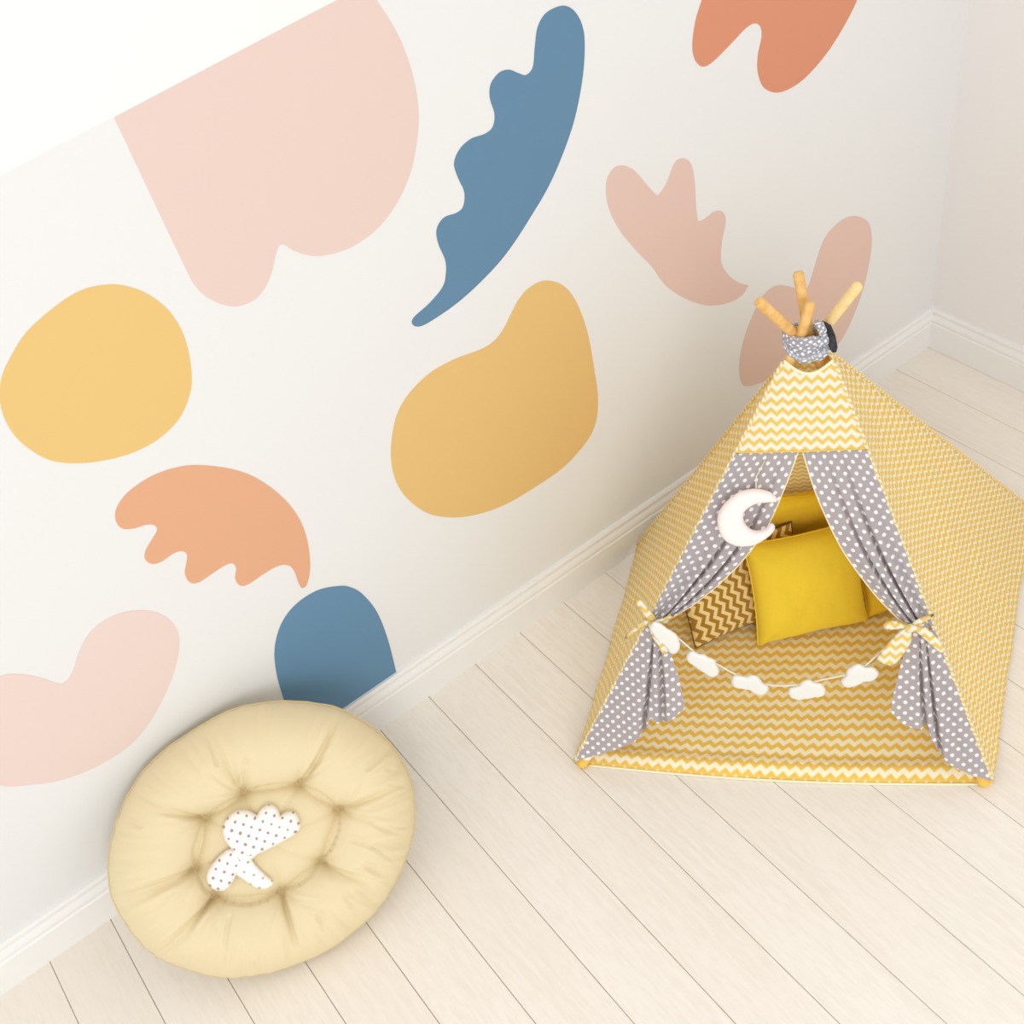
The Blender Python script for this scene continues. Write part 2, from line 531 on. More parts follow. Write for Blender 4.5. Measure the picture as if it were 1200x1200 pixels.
M_hem = plain('cream_hem', rgb(250, 240, 205), 0.85, 120, 0.3, 0.001)
M_yhem = plain('yellow_edge_seam', rgb(240, 205, 100), 0.85, 160, 0.5, 0.003, var=0.15)

# ------------------------------------------------------------------ teepee tent
FL, FR = on_floor(682, 898), on_floor(1153, 920)
BL, BR = Vector((-1.49, -0.062, 0.0)), Vector((-0.54, -0.792, 0.0))
A = Vector((-1.41, -0.66, 1.10))
CEN = (FL + FR + BL + BR) / 4
CEN.z = 0
tent = empty('teepee_tent', CEN)
tag(tent, 'yellow zigzag play teepee with grey polka dot curtains in the room corner', 'tent')
PR = 0.0125
def make_pole(F, waist_px, tip_px, ext, dd, mat, rest=0.0):
    d = (A - F).normalized()
    W = at_depth(*waist_px, depth_of(A) + dd)
    T = at_depth(*tip_px, depth_of(A + d * ext) + dd)
    foot = Vector((F.x, F.y, PR * 0.8 + rest))
    a, ra = rod_pts(foot, W, PR)
    b, rb = rod_pts(W, T, PR)
    p = tube('pole', a[:3] + b[3:][:0] + [W.lerp(foot, .03), W.lerp(T, .1)] + b[3:], ra[:3] + [PR, PR] + rb[3:], mat, tent, 16)
    # cap on the foot
    dirv = (W - foot).normalized()
    c = tube('pole_cap', [foot - dirv * .006, foot - dirv * .003, foot + dirv * .006, foot + dirv * .026, foot + dirv * .030],
             [.009, .0148, .0168, .0162, .0130], M_cap, None, 16)
    c.parent = p
    b2 = tube('cap_band', [foot + dirv * .027, foot + dirv * .031, foot + dirv * .046, foot + dirv * .050], [.013, .0166, .0160, .013], M_capband, None, 16)
    b2.parent = p
    return foot, W
PO = {}
PO['BL'] = make_pole(BL, (958, 395), (1006, 334), .22, 0.030, M_wood2, 0.02)
PO['FR'] = make_pole(FR, (948, 392), (935, 318), .19, 0.018, M_wood)
PO['BR'] = make_pole(BR, (934, 394), (889, 353), .22, 0.000, M_wood)
PO['FL'] = make_pole(FL, (938, 398), (950, 354), .13, -0.020, M_wood)

FAB = {}
for k, (f, w) in PO.items():
    o = (Vector((f.x, f.y, 0)) - CEN); o.z = 0; o.normalize()
    s = (dict(FL=1.092, FR=1.078, BL=1.075, BR=1.075)[k] - f.z) / (w.z - f.z)
    top = f.lerp(w, s)
    # the collar ring keeps clear of the bundle of poles
    rad = Vector((top.x - A.x, top.y - A.y, 0))
    top = top + o * max(.022, .050 - rad.dot(o))
    FAB[k] = (f + o * 0.024 + Vector((0, 0, 0.022)), top)
def fab(k, v):
    return FAB[k][0].lerp(FAB[k][1], v)
def wr(p, sc, amp):
    return amp * noise.noise(p * sc)
def panel(name, a, b, sag, mat, seed):
    b0, b1 = FAB[a][0], FAB[b][0]
    nrm = (b1 - b0).cross(FAB[a][1] - b0).normalized()
    if nrm.dot(CEN - b0) > 0: nrm = -nrm
    wid = (b1 - b0).length
    hgt = ((FAB[a][1] + FAB[b][1]) / 2 - (b0 + b1) / 2).length
    def fn(u, v):
        p = fab(a, v).lerp(fab(b, v), u)
        e = math.sin(math.pi * u)
        q = p + Vector((seed, seed * 2, 0))
        d = -sag * e * math.sin(math.pi * min(v * 1.1, 1)) + wr(q, 7, .006) * e + wr(q, 22, .0025) * min(1, e * 3)
        # gathered puckers where the cloth is sewn round the poles
        edge = max(0, 1 - min(u, 1 - u) * wid * (1 - v * .9) / .06)
        d += edge * .0022 * math.sin(v * hgt * 2 * math.pi / .019 + seed)
        low = max(0, 1 - v / .05)
        p = p + nrm * d
        if low > 0: p.z -= 0.018 * low * e
        return p
    def uvf(u, v):
        w = wid * (1 - v) + 0.08 * v
        return ((u - .5) * w, v * hgt)
    return grid(name, fn, 90, 110, mat, tent, uvf), nrm
panel('side_panel', 'FL', 'BL', 0.02, M_side, 1.3)
panel('side_panel', 'BR', 'FR', 0.02, M_side, 4.1)
panel('back_panel', 'BL', 'BR', 0.02, M_side, 7.7)

# front plane
fb0, fb1, ft = FAB['FL'][0], FAB['FR'][0], (FAB['FL'][1] + FAB['FR'][1]) / 2
FN = (fb1 - fb0).cross(ft - fb0).normalized()
if FN.dot(CEN - fb0) > 0: FN = -FN
FU = (fb1 - fb0).normalized()
FV = FN.cross(FU)
if FV.z < 0: FV = -FV
def fp(px, py, off=0.0):
    return on_plane(px, py, fb0 + FN * off, FN)
def fuv(p):
    d = p - fb0
    return (d.dot(FU), d.dot(FV))
# v at which the upper front cloth ends, on either pole
hl = fuv(fp(937, 527))[1]
def vk(k, h):
    a_, b_ = fuv(FAB[k][0])[1], fuv(FAB[k][1])[1]
    return (h - a_) / (b_ - a_)
def front_fn(u, v):
    va, vb = vk('FL', hl), vk('FR', hl)
    p = fab('FL', va + (1 - va) * v).lerp(fab('FR', vb + (1 - vb) * v), u)
    e = math.sin(math.pi * u)
    dip = -0.030 * e * max(0, (v - .7) / .3) ** 1.5          # collar dips in the middle
    return p + FN * (0.004 + .006 * e + wr(p, 18, .0025)) + FV * dip
front = grid('front_panel', front_fn, 40, 40, M_panel, tent, lambda u, v: fuv(front_fn(u, v)))
tube('collar_hem', [front_fn(i / 24, 1.0) + FN * .001 for i in range(25)], .0035, M_hem, tent, 8)
tube('lower_hem', [front_fn(i / 24, 0.0) + FN * .001 for i in range(25)], .0022, M_yhem, tent, 8)
# yellow seams down both front poles
for k, sgn in (('FL', -1), ('FR', 1)):
    pts = []
    for i in range(80):
        v = i / 79
        pts.append(fab(k, v * .985 + .012) + FN * (.002 + .0012 * math.sin(i * 1.9)) + FU * sgn * (.001 + .0016 * math.sin(i * 2.3)))
    tube('pole_seam', pts, .0044, M_panel, tent, 8, False, 1.6)
for k in ('BL', 'BR'):
    o = (Vector((FAB[k][0].x, FAB[k][0].y, 0)) - CEN).normalized()
    tube('pole_seam', [fab(k, i / 79) + o * (.001 + .0012 * math.sin(i * 2.1)) for i in range(80)], .0040, M_side, tent, 8, False, 1.6)

def interp(pts, t):
    cs = catmull(pts, 6, False)
    L = [0]
    for i in range(1, len(cs)):
        L.append(L[-1] + math.dist(cs[i], cs[i - 1]))
    t *= L[-1]
    for i in range(1, len(cs)):
        if L[i] >= t:
            k = 0 if L[i] == L[i - 1] else (t - L[i - 1]) / (L[i] - L[i - 1])
            return (cs[i - 1][0] + (cs[i][0] - cs[i - 1][0]) * k, cs[i - 1][1] + (cs[i][1] - cs[i - 1][1]) * k)
    return cs[-1]
def curtain(name, key, inner_u, tie_px, inner_l, bottom, folds, seed):
    root = empty('curtain', (0, 0, 0))
    root.name = name
    def fold(u, tight, seed2):
        s = 0.0
        for c0, w0, a0 in folds:
            x = (u - c0) / w0
            s -= a0 * math.exp(-x * x)
        return s * tight + .004 * math.sin(u * 15 + seed2) * tight
    SU, SL = [], []
    vt = vk(key, fuv(fp(*tie_px))[1])
    v0 = vk(key, hl) - .003
    for i in range(61):
        SU.append((fab(key, v0 + (vt + .001 - v0) * i / 60), fp(*interp(inner_u, i / 60))))
    wtop = (SU[0][1] - SU[0][0]).length * 1.25
    Lu = (SU[60][0] - SU[0][0]).length
    def fu(u, v):
        a, b = SU[round(v * 60)]
        tight = min(1, v * 1.5) ** 1.2
        w = (b - a).length
        p = a.lerp(b, u)
        sh = min(1, w / .08)
        d = .006 + fold(u, tight, seed) * (.35 + .65 * sh) + .014 * math.sin(math.pi * u) * tight + wr(p, 25, .003)
        return p + FN * d
    g1 = grid(name, fu, 72, 60, M_dots, tent, lambda u, v: (u * wtop * (1 - .35 * v) + seed * .013, -v * Lu * 1.0))
    # lower, flared part: columns fan out from the tie
    NB = 72
    EO = [fab(key, (vt + .001) * (1 - j / 50) + .012 * j / 50) for j in range(51)]
    EI = [fp(*interp(inner_l, j / 50)) for j in range(51)]
    BT = [fp(*interp(bottom, i / NB)) for i in range(NB + 1)]
    sh0 = EO[50] - BT[0]
    BT = [b + sh0 * (1 - i / NB) ** 3 for i, b in enumerate(BT)]
    wb = sum((BT[i + 1] - BT[i]).length for i in range(NB))
    Ll = (EO[50] - EO[0]).length
    def fl(u, v):
        i = round(u * NB); j = round(v * 50)
        t0 = EO[0].lerp(EI[0], u)
        # Coons patch of the two sides, the tie and the bottom edge
        side = EO[j].lerp(EI[j], u)
        tb = t0.lerp(BT[i], v)
        corner = EO[0].lerp(EI[0], u).lerp(EO[50].lerp(EI[50], u), v)
        p = side + tb - corner
        tight = math.sin(math.pi * min(v * .75 + .12, 1)) ** .8
        endk = min(1, 4 * (1 - u) + .15) if False else 1
        footk = min(1, (p - EO[50]).length / .12)
        d = .006 + (fold(u, tight, seed + 2) * (.35 + .9 * v) + .012 * math.sin(math.pi * u) * tight) * footk + wr(p, 25, .003) * footk
        d = max(d, -.035)
        q = p + FN * d
        q.z = max(q.z, .018)
        return q
    g2 = grid('curtain_skirt', fl, NB, 50, M_dots, None, lambda u, v: fuv(fl(u, v)))
    g2.parent = g1
    bpy.data.objects.remove(root)
    # white hem along the free edge
    h = tube('curtain_hem', [fu(1, i / 60) for i in range(61)], .0014, M_hem, None, 6)
    h.parent = g1
    return g1
curtain('curtain', 'FL',
        [(936, 527), (919, 572), (897, 620), (862, 665), (815, 706), (778, 728)],
        (768, 731),
        [(776, 736), (788, 770), (797, 800), (803, 828)],
        [(685, 890), (715, 880), (745, 867), (758, 853), (764, 838), (772, 846), (788, 842), (803, 828)],
        [(.52, .028, .040), (.78, .024, .036), (.28, .08, .008)], 1.0)
curtain('curtain', 'FR',
        [(940, 527), (957, 580), (985, 640), (1020, 690), (1050, 722), (1066, 732)],
        (1072, 736),
        [(1068, 740), (1056, 775), (1047, 810), (1044, 832)],
        [(1153, 908), (1130, 902), (1108, 890), (1095, 872), (1085, 850), (1078, 852), (1060, 848), (1044, 832)],
        [(.42, .026, .038), (.66, .024, .036), (.2, .06, .012)], 3.0)

# floor mat sewn to the tent
def mat_fn(u, v):
    p = FAB['FL'][0].lerp(FAB['FR'][0], u).lerp(FAB['BL'][0].lerp(FAB['BR'][0], u), v)
    # front edge bows out a little from foot to foot
    ff = (FL + FR) / 2 - (BL + BR) / 2; ff.normalize()
    p += ff * (.004 * math.sin(math.pi * u) * (1 - v) - .018 * (1 - math.sin(math.pi * u)) * (1 - v))
    p.z = .006 + .004 * noise.noise(Vector((p.x * 9, p.y * 9, 0))) + .002
    if v < .09: p.z += .012 * math.sin(math.pi * v / .09) ** 2
    if v == 0: p.z = .001
    return p
mw, md = (FR - FL).length, ((BL + BR) / 2 - (FL + FR) / 2).length
grid('floor_mat', mat_fn, 100, 110, M_mat, tent, lambda u, v: (u * mw, v * md))
tube('mat_hem', [mat_fn(i / 60, 0) + Vector((0, 0, .004)) for i in range(2, 59)], .0035, M_hem, tent, 8)

# cloth wrapped round the pole crossing
wc = at_depth(946, 398, depth_of(A))
ax = (wc - CEN).normalized()
e1 = ax.orthogonal().normalized(); e2 = ax.cross(e1)
wrap = None
for k in range(5):
    pts, rad = [], []
    h = -.014 + .0075 * k
    ph = k * 1.3
    R0 = .041 + .006 * math.sin(k * 2.1)
    for i in range(48):
        an = 2 * math.pi * i / 48
        rr = R0 * (1 + .08 * noise.noise(Vector((math.cos(an) * 2, math.sin(an) * 2, k))))
        pts.append(wc + (e1 * math.cos(an) + e2 * math.sin(an)) * rr + ax * (h + .010 * math.sin(an + ph) + .004 * math.sin(3 * an + 2 * ph)))
        rad.append(.011 * (1 + .35 * noise.noise(Vector((math.cos(an) * 5, math.sin(an) * 5, k * 3)))))
    o = tube('wrap_strand', pts, rad, M_wrap, tent, 12, True)
    if wrap is None:
        wrap = o
        wrap.name = 'wrap_cloth'
kd = depth_of(A)
tube('wrap_tail', [at_depth(*p, kd - .04) for p in ((962, 378), (970, 384), (974, 395), (977, 408), (978, 413))], [.006, .009, .010, .009, .004], M_darkwrap, tent, 10)
tube('wrap_knot', [at_depth(*p, kd - .055) for p in ((955, 376), (960, 380), (964, 388), (964, 396))], [.005, .010, .010, .005], M_wrap, tent, 10)

# ties that hold the curtains
def flat(name, pts, off, mat, parent, sc=8.5714, o0=(0, 0), half=.004, plane_n=None, plane_p=None, roll=.006, step=.006, wrinkle=0.001):
    nn = plane_n or FN
    pp = plane_p if plane_p is not None else fb0 + FN * off
    ol, o, ex, ey, en = px_outline(pts, pp, nn, 4, o0, sc)
    return plush(name, ol, o, ex, ey, en, half, roll, mat, parent, step, 1.0, wrinkle)
def tie(kpx, loops, tails, o0, label):
    kp = fp(*kpx, off=.034)
    knot = tube('tie_knot', [kp - FU * .016 + FV * .004, kp - FU * .012, kp, kp + FU * .012, kp + FU * .016 - FV * .004],
                [.005, .009, .011, .009, .005], M_panel, tent, 12)
    for nm, L in (('tie_loop', loops), ('tie_tail', tails)):
        for i, pts in enumerate(L):
            o = flat(nm, pts, .034 + .003 * i, M_panel, None, 8.5714, o0)
            o.parent = knot
    # band round the gathered curtain
    bp = [kp + FU * (.030 * math.cos(t_)) + FN * (.026 * math.sin(t_) - .026) + FV * .002 * math.sin(2 * t_) for t_ in [2 * math.pi * i / 28 for i in range(28)]]
    bnd = tube('tie_band', bp, .0045, M_panel, None, 8, True)
    bnd.parent = knot
    return knot
tie((768, 731),
    [[(205, 215), (260, 190), (310, 245), (380, 330), (420, 385), (385, 410), (320, 385), (265, 300)],
     [(400, 400), (470, 385), (560, 345), (600, 330), (590, 365), (510, 410), (430, 430)]],
    [[(380, 400), (310, 400), (215, 470), (100, 575), (150, 580), (240, 500), (330, 450)],
     [(340, 430), (420, 430), (480, 520), (500, 640), (540, 710), (490, 745), (430, 650), (370, 560)]],
    (720, 680), 'left')
tie((1068, 736),
    [[(215, 445), (260, 410), (340, 410), (430, 440), (480, 465), (400, 490), (300, 498), (230, 490)],
     [(500, 440), (560, 390), (640, 360), (720, 332), (715, 365), (640, 410), (560, 450)]],
    [[(390, 500), (470, 480), (500, 530), (490, 640), (420, 740), (340, 840), (270, 855), (190, 835), (150, 790), (210, 690), (300, 590)],
     [(500, 470), (570, 465), (650, 480), (740, 560), (830, 670), (815, 735), (770, 720), (680, 640), (570, 540)]],
    (1010, 680), 'right')

# ------------------------------------------------------------------ cushions inside the tent
def pillow(name, P1, U, Vv, w, h, half, mat, uvrot=0.0, pinch=.06, seed=0.0, seam=None):
    """square stuffed cushion; P1 lower-left corner, U and Vv unit edge directions"""
    root = mesh_obj(name, [], [], None)
    N = 36
    Nn = U.cross(Vv).normalized()
    verts, uvs, faces = [], [], []
    def edge(a):
        return math.copysign(abs(a), a)
    idx = {}
    for side in (1, -1):
        for j in range(N + 1):
            for i in range(N + 1):
                a, b = 2 * i / N - 1, 2 * j / N - 1
                bd = i in (0, N) or j in (0, N)
                if bd and side < 0:
                    idx[(side, i, j)] = idx[(1, i, j)]; continue
                x = a * (1 - pinch * (1 - b * b))
                y = b * (1 - pinch * (1 - a * a))
                t = (max(0, 1 - a ** 4) * max(0, 1 - b ** 4)) ** .48
                q = Vector((x * 2.2 + seed, y * 2.2, side + seed))
                t *= 1 + .16 * noise.noise(q)
                t += .05 * noise.noise(q * 3.5) * (1 - max(abs(a), abs(b)) ** 6)
                cr = max(0, abs(a) + abs(b) - 1.25)                    # corner creases
                t += cr * .18 * math.sin(math.atan2(abs(b), abs(a)) * 26 + seed)* (1 - max(abs(a), abs(b)) ** 8)
                p = P1 + U * ((x + 1) / 2 * w) + Vv * ((y + 1) / 2 * h) + Nn * (half * max(t, 0) * side if not bd else 0)
                idx[(side, i, j)] = len(verts)
                verts.append(p)
                ca, sa = math.cos(uvrot), math.sin(uvrot)
                uu, vv_ = a * w / 2, b * h / 2
                uvs.append((uu * ca - vv_ * sa, uu * sa + vv_ * ca))
        for j in range(N):
            for i in range(N):
                f = (idx[(side, i, j)], idx[(side, i + 1, j)], idx[(side, i + 1, j + 1)], idx[(side, i, j + 1)])
                faces.append(f if side > 0 else f[::-1])
    bpy.data.objects.remove(root)
    base = empty(name, P1 + U * w / 2)
    o = fix_normals(mesh_obj('cushion_cover', verts, faces, mat, base, uvs, True))
    ring = [verts[idx[(1, i, 0)]] for i in range(N)] + [verts[idx[(1, N, j)]] for j in range(N)] + \
           [verts[idx[(1, N - i, N)]] for i in range(N)] + [verts[idx[(1, 0, N - j)]] for j in range(N)]
    tube('seam', ring, .0020, seam or mat, base, 8, True)
    return base
def frame(p1, p2, z0, tilt):
    a, b = on_floor(*p1, z=z0), on_floor(*p2, z=z0)
    u = (b - a).normalized()
    bk = Vector((-u.y, u.x, 0))
    v = bk * math.cos(tilt) + Vector((0, 0, 1)) * math.sin(tilt)
    return a, u, v, (b - a).length
M_yel = plain('bright_yellow_linen', rgb(255, 224, 66), 0.85, 500, 0.25, 0.0008, var=0.06, sheen=0.1)
M_yel2 = plain('golden_yellow_linen', rgb(253, 214, 54), 0.85, 500, 0.25, 0.0008, var=0.06, sheen=0.1)
M_brown = chevron('brown_and_cream_zigzag_cotton', 0.040, 0.0290, 0.55, 0.52, rgb(176, 134, 44), rgb(250, 228, 172), 0.0, 0.03)
M_seam = plain('dark_brown_seam', rgb(96, 70, 30), 0.9, 200, 0.4)
a, u, v, w = frame((888, 756), (1022, 726), .022, math.radians(66))
tag(pillow('throw_cushion', a, u, v, .335, .328, .058, M_yel, seed=1.0),
    'bright yellow square cushion leaning at the front of the tent', 'cushion', 'throw cushions inside the tent')
a2, u2, v2, w2 = frame((818, 762), (888, 733), .028, math.radians(57))
tag(pillow('throw_cushion', a2 - u2.cross(v2) * .022, u2, v2, .27, .27, .045, M_brown, uvrot=math.radians(78), seed=2.3, seam=M_seam),
    'brown and cream zigzag cushion standing in full view in the tent', 'cushion', 'throw cushions inside the tent')
# farther cushions behind the front pair
# this one leans flat against the back cloth
bk0 = FAB['BL'][0]
u3 = (FAB['BR'][0] - bk0); u3.z = 0; u3.normalize()
n3 = u3.cross(FAB['BL'][1] - bk0).normalized()
if n3.dot(CEN + Vector((0, 0, .2)) - bk0) < 0: n3 = -n3
v3 = u3.cross(n3).normalized()
if v3.z < 0: v3 = -v3
x3 = on_plane(945, 580, bk0 + n3 * .075, n3)
h3 = (x3.z - .03) / v3.z
a3 = x3 - v3 * h3 - u3 * .19
tag(pillow('throw_cushion', a3, u3, v3, .38, h3 * 1.02, .034, M_yel2, seed=5.0),
    'golden yellow cushion half hidden behind the bright yellow one', 'cushion', 'throw cushions inside the tent')
a4, u4, v4, w4 = frame((1017, 723), (1072, 708), .02, math.radians(52))
tag(pillow('throw_cushion', a4, u4, v4, .20, .20, .036, M_yel2, seed=8.0),
    'small yellow cushion peeping out beside the bright yellow one near a curtain tie', 'cushion', 'throw cushions inside the tent')

Nf = u.cross(v)
tr = on_plane(927, 611, a - Nf * .074, Nf)
a5 = tr - u * .10 - v * ((tr.z - .02) / v.z)
tag(pillow('throw_cushion', a5, u, v, .10, (tr.z - .02) / v.z, .013, M_brown, uvrot=math.radians(78), seed=3.3, seam=M_seam),
    'brown and cream zigzag cushion with only its corner showing beside the moon', 'cushion', 'throw cushions inside the tent')

# ------------------------------------------------------------------ moon and cloud garland
M_moon = plain('pale_pink_felt', rgb(250, 236, 232), 0.9, 300, 0.25, 0.001, sheen=0.2)
ml = [(785, 318), (740, 250), (660, 210), (540, 195), (400, 225), (280, 310), (200, 410), (175, 510), (195, 620), (250, 710), (340, 760), (450, 775),
      (560, 755), (660, 700), (730, 640), (757, 575), (718, 533), (700, 550), (660, 590), (600, 612), (540, 610), (480, 570), (440, 500), (450, 430),
      (500, 380), (580, 342), (680, 333)]
ol, o, ex, ey, en = px_outline(ml, fb0 + FN * .046, FN, 4, (820, 550), 8.5714)
base = empty('moon_ornament', o)
tag(base, 'stuffed pale pink crescent moon hung on the grey polka dot curtain', 'ornament')
plush('moon_body', ol, o, ex, ey, en, .015, .014, M_moon, base, .005, 1.0, .0006)
mtop = fp(886, 572, .06)
tube('hanging_loop', [mtop, mtop + FV * .02 - FN * .02, fp(896, 540, .012)], .0012, M_hem, base, 6)

M_cloud = plain('white_felt', (0.84, 0.84, 0.80, 1), 0.9, 300, 0.25, 0.001, sheen=0.2)
M_cord = plain('white_cord', (0.84, 0.82, 0.74, 1), 0.8, 300, 0.3)
T1, T2 = fp(776, 737, .045), fp(1060, 738, .045)
hor = (T2 - T1); hor.z = 0; hor.normalize()
GN = hor.cross(Vector((0, 0, 1))).normalized()
if GN.dot(CAM - T1) < 0: GN = -GN
gar = empty('cloud_garland', T1)
tag(gar, 'garland of white felt clouds strung across the tent opening', 'garland')
string_px = catmull([(776, 737), (795, 748), (817, 766), (842, 779), (862, 790), (898, 802), (930, 803), (966, 796), (993, 790), (1015, 779), (1042, 754), (1060, 738)], 6, False)
tube('string', [on_plane(x, y, T1, GN) for x, y in string_px], .0021, M_cord, gar, 8)
clouds = [
    ([(370, 440), (400, 420), (470, 440), (540, 490), (620, 540), (655, 610), (655, 690), (610, 735), (560, 725), (520, 690), (450, 620), (390, 550), (350, 480)], (720, 680), 8.5714),
    ([(720, 770), (740, 730), (790, 712), (850, 740), (900, 745), (950, 775), (1010, 800), (1030, 850), (1055, 910), (1040, 950), (980, 970), (930, 950), (830, 880), (740, 820)], (720, 680), 8.5714),
    ([(95, 330), (110, 300), (150, 295), (195, 305), (230, 292), (280, 305), (310, 345), (345, 370), (345, 400), (300, 425), (260, 415), (210, 390), (130, 375), (100, 355)], (840, 740), 5.7143),
    ([(475, 410), (490, 380), (545, 365), (570, 335), (620, 322), (660, 345), (700, 350), (730, 390), (715, 430), (650, 440), (560, 455), (500, 445)], (840, 740), 5.7143),
    ([(830, 330), (860, 300), (870, 260), (920, 225), (960, 220), (1000, 240), (1050, 240), (1088, 280), (1060, 320), (980, 340), (910, 370), (850, 365)], (840, 740), 5.7143)]
for pts, o0, sc in clouds:
    flat('felt_cloud', pts, 0, M_cloud, gar, sc, o0, .006, GN, T1 + GN * .006, .008, .006, 0.0)

# ------------------------------------------------------------------ round tufted floor cushion
CA, CB = 0.773, -0.19
CC = Vector((-2.957, -0.277, 0.249))
cn = Vector((math.sin(CB) * math.sin(CA), -math.sin(CA) * math.cos(CB), math.cos(CA)))
cu = Vector((math.cos(CB), math.sin(CB), 0))
cw = cn.cross(cu)
RU, RW, HT = 0.390, 0.328, 0.098
low = CC - cw * RW
cush = empty('floor_cushion', (low.x, low.y, 0))
tag(cush, 'round tufted beige floor cushion leaning against the wall', 'floor cushion')
# tufts, measured on the cushion's own face
tuft_px = [(400, 455), (527, 372), (715, 340), (850, 425), (790, 603), (657, 705), (430, 722), (368, 626)]
TU = []
for x, y in tuft_px:
    w_ = on_plane(100 + x / 2.857, 800 + y / 2.857, CC + cn * .05, cn) - CC
    TU.append((w_.dot(cu) / RU, w_.dot(cw) / RW))
TA = sorted((math.atan2(y, x) % (2 * math.pi), math.hypot(x, y)) for x, y in TU)
def sector(th):
    th %= 2 * math.pi
    for i in range(len(TA)):
        a0, r0 = TA[i]
        a1, r1 = TA[(i + 1) % len(TA)]
        d = (a1 - a0) % (2 * math.pi)
        e = (th - a0) % (2 * math.pi)
        if e <= d: return i, e / d, r0 + (r1 - r0) * e / d, d
    return 0, 0, .45, .8
rc = random.Random(5)
CREASE = []
for tx, ty in TU:
    b_ = math.atan2(ty, tx)
    for k_ in range(4):
        an = b_ + rc.uniform(-1.1, 1.1)
        CREASE.append((tx, ty, math.cos(an), math.sin(an), rc.uniform(.14, .34), rc.uniform(.025, .06), rc.uniform(.012, .02), rc.uniform(-.5, .5)))
    an = b_ + rc.uniform(-.12, .12)
    CREASE.append((tx, ty, math.cos(an), math.sin(an), rc.uniform(.3, .42), .06, .016, rc.uniform(-.3, .3)))
for x0, y0, x1, y1, dep, wd in (
        (445, 275, 415, 165, .10, .014), (735, 325, 862, 120, .17, .015), (935, 290, 1035, 225, .10, .012), (195, 480, 130, 455, .09, .012),
        (365, 628, 105, 680, .12, .014), (430, 725, 215, 910, .16, .015), (485, 770, 455, 935, .08, .014), (655, 705, 712, 872, .17, .014),
        (790, 605, 900, 640, .08, .013), (850, 425, 1040, 500, .09, .014), (400, 455, 270, 425, .08, .014), (525, 375, 555, 235, .10, .014),
        (880, 520, 1065, 560, .07, .012), (830, 430, 1000, 430, .07, .012), (560, 920, 565, 985, .08, .010), (770, 760, 820, 870, .10, .012),
        (1000, 285, 1088, 300, .07, .010), (1010, 335, 1095, 360, .08, .010), (960, 470, 1080, 515, .08, .011), (950, 540, 1062, 598, .08, .011),
        (925, 600, 1035, 662, .09, .011), (900, 680, 985, 740, .09, .011), (860, 700, 932, 790, .09, .011), (540, 250, 505, 345, .07, .012)):
    q0 = on_plane(100 + x0 / 2.857, 800 + y0 / 2.857, CC + cn * .06, cn) - CC
    q1 = on_plane(100 + x1 / 2.857, 800 + y1 / 2.857, CC + cn * .05, cn) - CC
    ax_, ay_ = q0.dot(cu) / RU, q0.dot(cw) / RW
    bx_, by_ = q1.dot(cu) / RU, q1.dot(cw) / RW
    l_ = math.hypot(bx_ - ax_, by_ - ay_)
    CREASE.append((ax_, ay_, (bx_ - ax_) / l_, (by_ - ay_) / l_, l_ * 1.1, dep, wd, rc.uniform(-.4, .4)))
def crease_sum(x, y):
    t_ = 0.0
    for cx, cy, dx, dy, L_, dep, wd, bend in CREASE:
        ex_, ey_ = x - cx, y - cy
        al = ex_ * dx + ey_ * dy
        if al < 0 or al > L_: continue
        q = al / L_
        pe = -ex_ * dy + ey_ * dx - bend * al * al
        if abs(pe) > 4 * wd: continue
        g = pe / wd
        # a sharp groove with a soft roll of cloth beside it
        t_ += dep * (math.exp(-g * g) - .45 * math.exp(-((g - 1.9) / 1.2) ** 2)) * (1 - q) ** .6 * min(1, q * 6 + .3)
    return t_
def cush_h(r, th):
    i, s, rt, d = sector(th)
    x, y = r * math.cos(th), r * math.sin(th)
    crease_w = min(s, 1 - s) * d * max(r, .1)                 # angular distance to nearest radial crease
    wob = .10 * noise.noise(Vector((r * 4, TA[i][0] * 3, 1)))
    rim = math.sqrt(max(0, 1 - max(0, (r - .60) / .40) ** 2.4))
    if r > rt:
        k = (r - rt) / (1 - rt)
        puff = math.sin(math.pi * min(k * .9 + .06, 1)) ** .5
        body = .55 + .50 * puff
        cr = .26 * math.exp(-(crease_w + wob * .1) / .035) * (1 - k) ** .8 + .05 * math.exp(-crease_w / .02) * (1 - k * .6)
    else:
        k = r / rt
        body = .55 + .10 * (1 - k) ** 1 + .10 * math.sin(math.pi * k) ** .8
        cr = .10 * math.exp(-crease_w / .025) * k
    # crease running from tuft to tuft
    ringd = abs(r - rt * (1 - .10 * math.sin(math.pi * s)))
    cr += .17 * math.exp(-ringd / .030)
    dim = 0
    for tx, ty in TU:
        q = math.hypot(x - tx, y - ty)
        dim += .30 * math.exp(-(q / .055) ** 1.4)
    h = max(.12, body - cr - dim - crease_sum(x, y)) * rim
    h += .030 * noise.noise(Vector((x * 3.1, y * 3.1, 2.0))) * rim
    # pulled wrinkles near the rim
    amp = max(0, min(1, (r - .62) / .25)) * (1 - max(0, (r - .96) / .04))
    wn = noise.noise(Vector((math.cos(th) * 9, math.sin(th) * 9, r * 1.3)))
    wn2 = noise.noise(Vector((math.cos(th) * 24, math.sin(th) * 24, r * 2)))
    lowside = .5 + .5 * max(0, math.cos(th + .7))
    h += amp * lowside * (.07 * (1 - abs(wn) * 2.4) + .07 * wn2)
    return h
NT_, NR = 460, 120
verts, uvs, faces = [], [], []
def rimk(th):
    return 1 + .012 * noise.noise(Vector((math.cos(th) * 3, math.sin(th) * 3, 9))) + .006 * noise.noise(Vector((math.cos(th) * 14, math.sin(th) * 14, 4)))
verts.append(CC + cn * HT * cush_h(0, 0)); uvs.append((0, 0))
